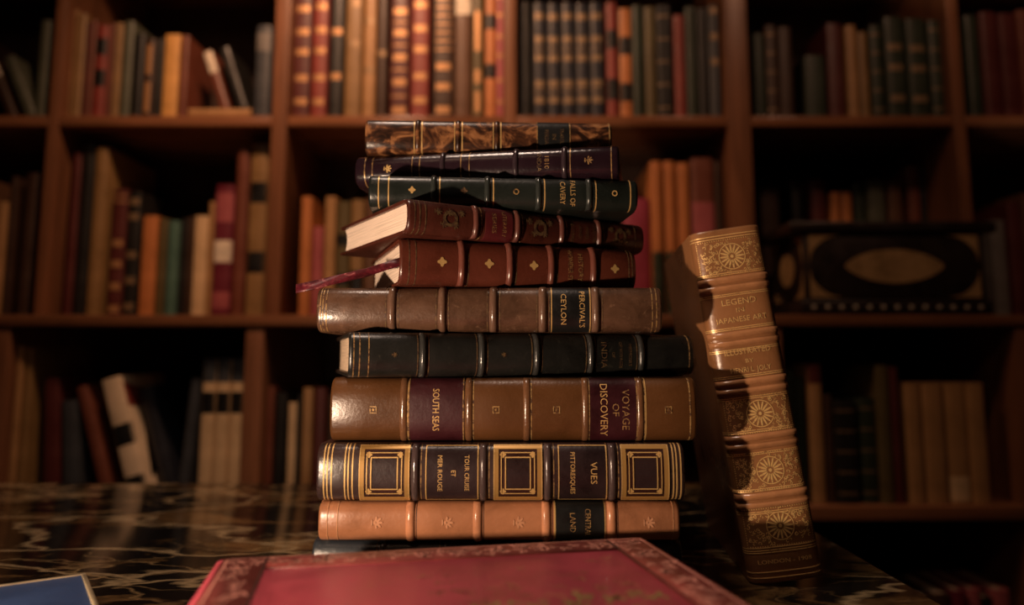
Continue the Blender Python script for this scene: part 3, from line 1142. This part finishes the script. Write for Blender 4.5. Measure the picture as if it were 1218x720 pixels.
# upper shelf
fill('upper', 'far left', YU, zA1, BY1, UP[0][1], UP[1][0], [(-60, -42, 30, 'dark brown', _), (44, 56, 24, 'grey-green', _)])
fill('upper', 'left', YU, zA1, BY1, UP[1][1], UP[2][0], [
    (71, 85, 12, 'tan', _), (86, 98, 16, 'olive tan', _), (98, 103, 26, 'dark red', _), (104, 111, 24, 'red-brown', _), (111, 125, 30, 'red', RED2),
    (126, 133, 28, 'red-brown', _), (134, 142, 27, 'olive tan', DBANDS), (143, 156, 25, 'grey-green', _), (157, 169, 40, 'black', _),
    (170, 182, 46, 'dark brown', [('stripe', ((.08, .45), (.55, .92)))]), (183, 191, 46, 'black', _), (193, 212, 41, 'amber', _), (213, 222, 42, 'red-brown', _),
    (303, 321, 30, 'blue-grey', [('grey', ((.72, .92),))])])
fill('upper', 'left centre', YU, zA1, BY1, UP[2][1], UP[3][0], [
    (349, 369, -30, 'dark red', DOTS), (371, 389, -34, 'red', DOTS), (391, 408, -25, 'black', [('dot', (.3, .62, .92))]), (410, 430, -20, 'olive tan', [('dimdot', (.55, .85))]),
    (432, 447, -24, 'tan', [('dimdot', (.35, .7))]), (448, 461, -12, 'dark brown', [('dimdot', (.5,))]), (464, 487, -40, 'dark red', [('dot', (.06, .24, .40, .56, .70, .84)), ('line', (.15, .32, .48, .63))]),
    (489, 511, -36, 'red', DOTS), (515, 540, -28, 'dark brown', [('dot', (.06, .22, .36)), ('line', (.48, .54, .60, .66, .72, .78, .84, .9))]), (541, 561, -30, 'brown', [('white', ((.72, .86),))]),
    (562, 575, -18, 'olive', [('stripe', ((.05, .2), (.26, .36), (.5, .8)))]), (577, 590, -30, 'orange', BL2), (591, 599, -20, 'pink', DOTS)])
fill('upper', 'right centre', YU, zA1, BY1, UP[3][1], UP[4][0], [(617, 633, 2, 'black', _)] + [
    (635 + 17 * i, 650 + 17 * i, 3 + i % 2, 'dark navy', SET) for i in range(5)] + [
    (722, 735, 3, 'red', [('black', ((.16, .34), (.6, .76)))]), (737, 752, 10, 'orange', [('black', ((.16, .32), (.58, .74)))]), (753, 766, 6, 'dark green', _), (768, 781, 8, 'olive', _), (782, 800, 6, 'black', DBANDS),
    (803, 816, 18, 'red', _), (817, 830, 8, 'dark green', _), (831, 843, 10, 'black', _), (844, 861, 6, 'blue-grey', [('dimdot', (.5, .72, .95))])])
fill('upper', 'right', YU, zA1, BY1, UP[4][1], UP[5][0], [
    (897, 911, 40, 'dark green', _), (912, 926, 30, 'dark brown', DBANDS), (927, 944, 32, 'dark brown', _), (958, 984, 66, 'dark green', _), (985, 1004, 28, 'dark red', _), (1008, 1021, 30, 'tan', _),
    (1022, 1034, 38, 'olive tan', _), (1036, 1052, 30, 'dark green', DBANDS), (1054, 1078, 20, 'dark green', [('dimdot', (.2, .5, .7))]), (1080, 1105, 22, 'dark green', [('dimdot', (.2, .5, .7))]),
    (1107, 1136, 24, 'dark green', DBANDS)])
fill('upper', 'far right', YU, zA1, BY1, UP[5][1], UP[6][0], [(1152, 1168, 18, 'dark green', _), (1170, 1190, 14, 'dark red', _), (1192, 1214, 16, 'dark red', _), (1215, 1235, 12, 'red-brown', _), (1237, 1255, 20, 'dark brown', _)])
# middle shelf (on the ledge of the lower unit)
fill('middle', 'far left', YU, zB1, BY2, UP[0][1], UP[1][0], [(-30, -12, 215, 'brown', _), (-10, 3, 240, 'tan', _), (4, 14, 210, 'dark brown', _), (24, 39, 206, 'dark brown', _)])
fill('middle', 'left', YU, zB1, BY2, UP[1][1], UP[2][0], [
    (80, 90, 182, 'dark red', _), (91, 106, 172, 'black', _), (107, 122, 175, 'olive tan', _, 0.0), (130, 147, 225, 'dark red', [('dot', (.08, .25, .42, .58)), ('line', (.9, .95))]),
    (148, 164, 228, 'black', [('dimdot', (.1, .3, .5, .8, .92))]), (166, 184, 257, 'orange', _), (186, 196, 260, 'olive', _), (197, 210, 263, 'teal', _), (211, 220, 260, 'black', _), (221, 227, 258, 'dark brown', _),
    (228, 245, 257, 'cream', _), (246, 252, 240, 'tan', _), (253, 275, 220, 'burgundy', [('white', ((.42, .58),)), ('pink', ((.08, .2), (.72, .94)))]),
    (278, 292, 176, 'red-brown', _), (294, 316, 172, 'olive tan', [('black', ((.26, .38), (.66, .78)))])], setback=0.03)
fill('middle', 'left centre', YU, zB1, BY2, UP[2][1], UP[3][0], [
    (356, 369, 234, 'orange', _), (370, 383, 270, 'pink', _, 0.0), (384, 398, 234, 'tan', _), (399, 415, 240, 'olive', BL2), (416, 432, 238, 'olive tan', [('black', ((.05, .4),))]), (433, 447, 236, 'brown', _), (448, 470, 242, 'dark brown', _), (471, 500, 250, 'red-brown', _)], setback=0.03)
fill('middle', 'right centre', YU, zB1, BY2, UP[3][1], UP[4][0], [
    (690, 715, 240, 'dark red', _), (716, 740, 230, 'olive', _), (742, 774, 236, 'magenta', _), (776, 789, 192, 'orange', [('dark green', ((0.0, .42),))]), (792, 805, 192, 'orange', [('dark green', ((0.0, .42),))]),
    (808, 822, 194, 'orange', [('dark green', ((0.0, .42),))]), (824, 852, 188, 'red-brown', [('pink', ((.5, .72),))]), (853, 862, 192, 'dark brown', _)], setback=0.03)
fill('middle', 'right', YU, zB1, BY2, UP[4][1], UP[5][0], [
    (907, 930, 222, 'dark brown', _), (945, 957, 216, 'black', _), (968, 985, 214, 'dark red', _), (992, 1002, 229, 'orange', _), (1004, 1017, 229, 'orange', _), (1020, 1034, 218, 'dark green', _),
    (1036, 1057, 214, 'grey-green', _), (1061, 1077, 215, 'brown', _), (1085, 1099, 198, 'red-brown', _), (1100, 1110, 197, 'black', _)], setback=0.10, depth=0.15)
fill('middle', 'far right', YU, zB1, BY2, UP[5][1], UP[6][0], [(1182, 1200, 262, 'grey', _), (1203, 1220, 240, 'dark red', _), (1222, 1240, 230, 'brown', _)], setback=0.04)
# lower shelf
fill('lower', 'left', YL, zC1, BY3, LP[1][1], LP[2][0], [(10, 21, 412, 'tan', _), (22, 33, 416, 'olive tan', _), (237, 253, 428, 'cream', [('blue-grey', ((.84, 1.0),)), ('black', ((.62, .77),))]),
     (254, 270, 428, 'cream', [('blue-grey', ((.84, 1.0),)), ('black', ((.62, .77),))]), (271, 286, 428, 'cream', [('blue-grey', ((.84, 1.0),)), ('black', ((.62, .77),))])])
fill('lower', 'left centre', YL, zC1, BY3, LP[2][1], LP[3][0], [(314, 324, 460, 'red-brown', _), (325, 339, 468, 'black', _), (341, 351, 480, 'cream', _), (352, 357, 470, 'black', _), (358, 370, 462, 'tan', _), (371, 386, 462, 'dark red', _), (387, 405, 470, 'dark brown', _)])
fill('lower', 'right', YL, zC1, BY3, LP[4][1], LP[5][0], [
    (936, 948, 440, 'dark green', _), (949, 960, 450, 'dark green', _), (964, 981, 434, 'tan', [('dark red', ((.86, 1.0),))]), (984, 993, 470, 'dark brown', _), (994, 1022, 477, 'black', DBANDS), (1024, 1044, 474, 'dark green', DBANDS),
    (1046, 1062, 435, 'olive', _), (1063, 1073, 437, 'dark red', _), (1079, 1099, 456, 'tan', _), (1101, 1126, 456, 'tan', _), (1128, 1153, 456, 'tan', [('cream', ((.02, .22),))]), (1155, 1176, 456, 'tan', _)])
fill('lower', 'far right', YL, zC1, BY3, LP[5][1], LP[6][0], [(1240, 1262, 440, 'brown', _), (1264, 1284, 450, 'dark red', _)])
fill('bottom', 'right', YL, zD1, 830, LP[4][1], LP[5][0], [(1090, 1112, 712, 'dark brown', _), (1116, 1136, 708, 'dark brown', _), (1139, 1155, 704, 'burgundy', _), (1157, 1172, 702, 'pink', _), (1174, 1186, 712, 'black', _), (1188, 1207, 703, 'pink', _)])

# leaning and lying books on the shelves
leaner(YU, zA1, 30, BY1, 0.125, 0.020, -24, 'grey-green', _, 'grey-green book leaning left on the upper shelf of far left bay')
leaner(YU, zA1, 8, BY1, 0.118, 0.018, -24, 'dark brown', [('white', ((.7, .95),))], 'dark book with pale top leaning left, upper shelf, far left bay')
zf = zA1
fx0, fx1 = on_y(225, 135, YU + .02).x, on_y(299, 135, YU + .02).x
bk = shelf_book(fx1 - fx0, 0.11, 0.0185, 'tan', _)
bk.e.location = (fx0, YU + 0.022, zf + 0.0004)
tag(bk.e, 'tan book lying flat on the upper shelf beside the amber book', 'book')
zl = zf + 0.0190
leaner(YU, zl, 262, 124, 0.118, 0.017, -19, 'red-brown', [('white', ((.62, .98),))], 'red-brown book with white top leaning above the flat tan book', setback=0.03, W=.10)
leaner(YU, zl, 282, 124, 0.124, 0.020, -19, 'black', _, 'black book leaning left above the flat tan book', setback=0.03, W=.10)
# lower left bay
leaner(YL, zC1, 49, BY3, 0.197, 0.026, -3.5, 'dark red', _, 'dark red book tilting slightly left beside tan books, lower shelf', setback=.03)
leaner(YL, zC1, 73, BY3, 0.160, 0.026, -5, 'blue-grey', _, 'blue-grey book leaning on the dark red one, lower shelf', setback=.03)
leaner(YL, zC1, 120, BY3, 0.188, 0.020, -17, 'red-brown', _, 'red-brown book leaning left beside the cream illustrated book, lower shelf', setback=.03)
cb = leaner(YL, zC1, 153, BY3, 0.200, 0.032, -17, 'pale cream', [('black', ((.45, .62), (.12, .2)))], 'cream book with black spine marks leaning left, lower shelf', setback=.02)
leaner(YL, zC1, 194, BY3, 0.185, 0.024, -17, 'dark navy', _, 'dark navy book leaning left behind the cream illustrated one', setback=.05)
for nm, pts, mt in (('cover_art', [(.03, .02), (.05, .09), (.10, .11), (.13, .06), (.09, .03)], M['black_label']), ('cover_art', [(.15, .0), (.19, .0), (.165, .12), (.14, .12)], PM['red'])):
    obj(nm, [(x, y, -0.0003) for x, y in pts], [tuple(range(len(pts)))], mt, cb.e)
leaner(YL, zC1, 221, BY3, 0.195, 0.016, 4, 'blue-grey', _, 'blue-grey book leaning right against the cream set, lower shelf', setback=.03)

# ------------------------------------------------------------------ inlaid casket on the ledge
YC = YL + 0.008
bx0, bx1 = on_y(957, 330, YC).x, on_y(1172, 330, YC).x
bz0 = zB1
bzt = on_y(1060, 277, YC).z
bzl = on_y(1060, 264, YC).z
BD = 0.15
ebony = leather('ebony_wood', (0.016, 0.010, 0.008), 0.35)
inlay = leather('pale_inlay', (0.30, 0.19, 0.085), 0.45, dark=0.6)
box = tag(empty('inlaid_casket', ((bx0 + bx1) / 2, YC + BD / 2, bz0 + 0.0004)),
          'dark wooden casket with pale oval and corner inlays on the right ledge', 'box')
hw, hd, hb, ht = (bx1 - bx0) / 2, BD / 2, 0.024, bzt - bz0
rbox('plinth', -hw - 0.008, hw + 0.008, -hd - 0.003, hd + 0.003, 0, hb, 0.002, ebony, box)
rbox('body', -hw, hw, -hd, hd, hb, ht, 0.002, ebony, box)
rbox('lid', -hw - 0.022, hw + 0.022, -hd - 0.006, hd + 0.006, ht, bzl - bz0, 0.003, ebony, box)
zc, zh = (hb + ht) / 2, (ht - hb) / 2


def thick_poly(name, pts, axis, depth, mat, parent):
    """pts in (horizontal, vertical); raised from the front (axis 'y') or the left side (axis 'x')"""
    n = len(pts)
    if axis == 'y':
        vs = [(x, -hd - depth, z) for x, z in pts] + [(x, -hd + 0.001, z) for x, z in pts]
    else:
        vs = [(-hw - depth, -x, z) for x, z in pts] + [(-hw + 0.001, -x, z) for x, z in pts]
    fs = [tuple(range(n)), tuple(range(2 * n - 1, n - 1, -1))] + [(i, (i + 1) % n, n + (i + 1) % n, n + i) for i in range(n)]
    o = obj(name, vs, fs, mat, parent)
    bm = bmesh.new()
    bm.from_mesh(o.data)
    bmesh.ops.recalc_face_normals(bm, faces=bm.faces[:])
    bm.to_mesh(o.data)
    bm.free()
    return o


for axis, wv, k in (('y', hw, 1.0), ('x', hd, 1.0)):
    a, c = (wv * 0.55, zh * 0.50) if axis == 'y' else (wv * 0.42, zh * 0.50)
    pts = []
    for i in range(32):
        t = 2 * math.pi * i / 32
        cx = math.cos(t)
        pts.append((a * math.copysign(abs(cx) ** 1.0, cx), zc + c * math.copysign(abs(math.sin(t)) ** (1.45 if axis == 'y' else 1.0), math.sin(t))))
    thick_poly('inlay_medallion', pts, axis, 0.0015, inlay, box)
    ex, ez = wv * 0.94, zh * 0.92
    ix, iz = (wv * 0.38, zh * 0.84) if axis == 'y' else (wv * 0.60, zh * 0.80)
    for sx in (-1, 1):
        for sz in (-1, 1):
            pts = [(sx * ex, zc + sz * ez)]
            for i in range(9):
                t = math.pi / 2 * i / 8
                pts.append((sx * (ex - ix + ix * math.sin(t)), zc + sz * (ez - iz + iz * math.cos(t))))
            thick_poly('corner_inlay', pts, axis, 0.0015, inlay, box)
stud = plain('bone_stud', (0.34, 0.30, 0.24), 0.4)
sv, sf = [], []
for r, z in ((0.0042, 0), (0.0032, 0.0018), (0.0014, 0.0026)):
    for i in range(8):
        t = 2 * math.pi * i / 8
        sv.append((r * math.cos(t), -z, r * math.sin(t)))
for j in range(2):
    for i in range(8):
        sf.append((j * 8 + i, j * 8 + (i + 1) % 8, j * 8 + 8 + (i + 1) % 8, j * 8 + 8 + i))
sf.append(tuple(range(16, 24)))
first = None
for i in range(13):
    if first is None:
        first = o = obj('stud', sv, sf, stud, box, True)
    else:
        o = first.copy()
        COL.objects.link(o)
    o.location = (-hw + 0.012 + (2 * hw - 0.024) * i / 12, -hd - 0.0028, hb / 2)
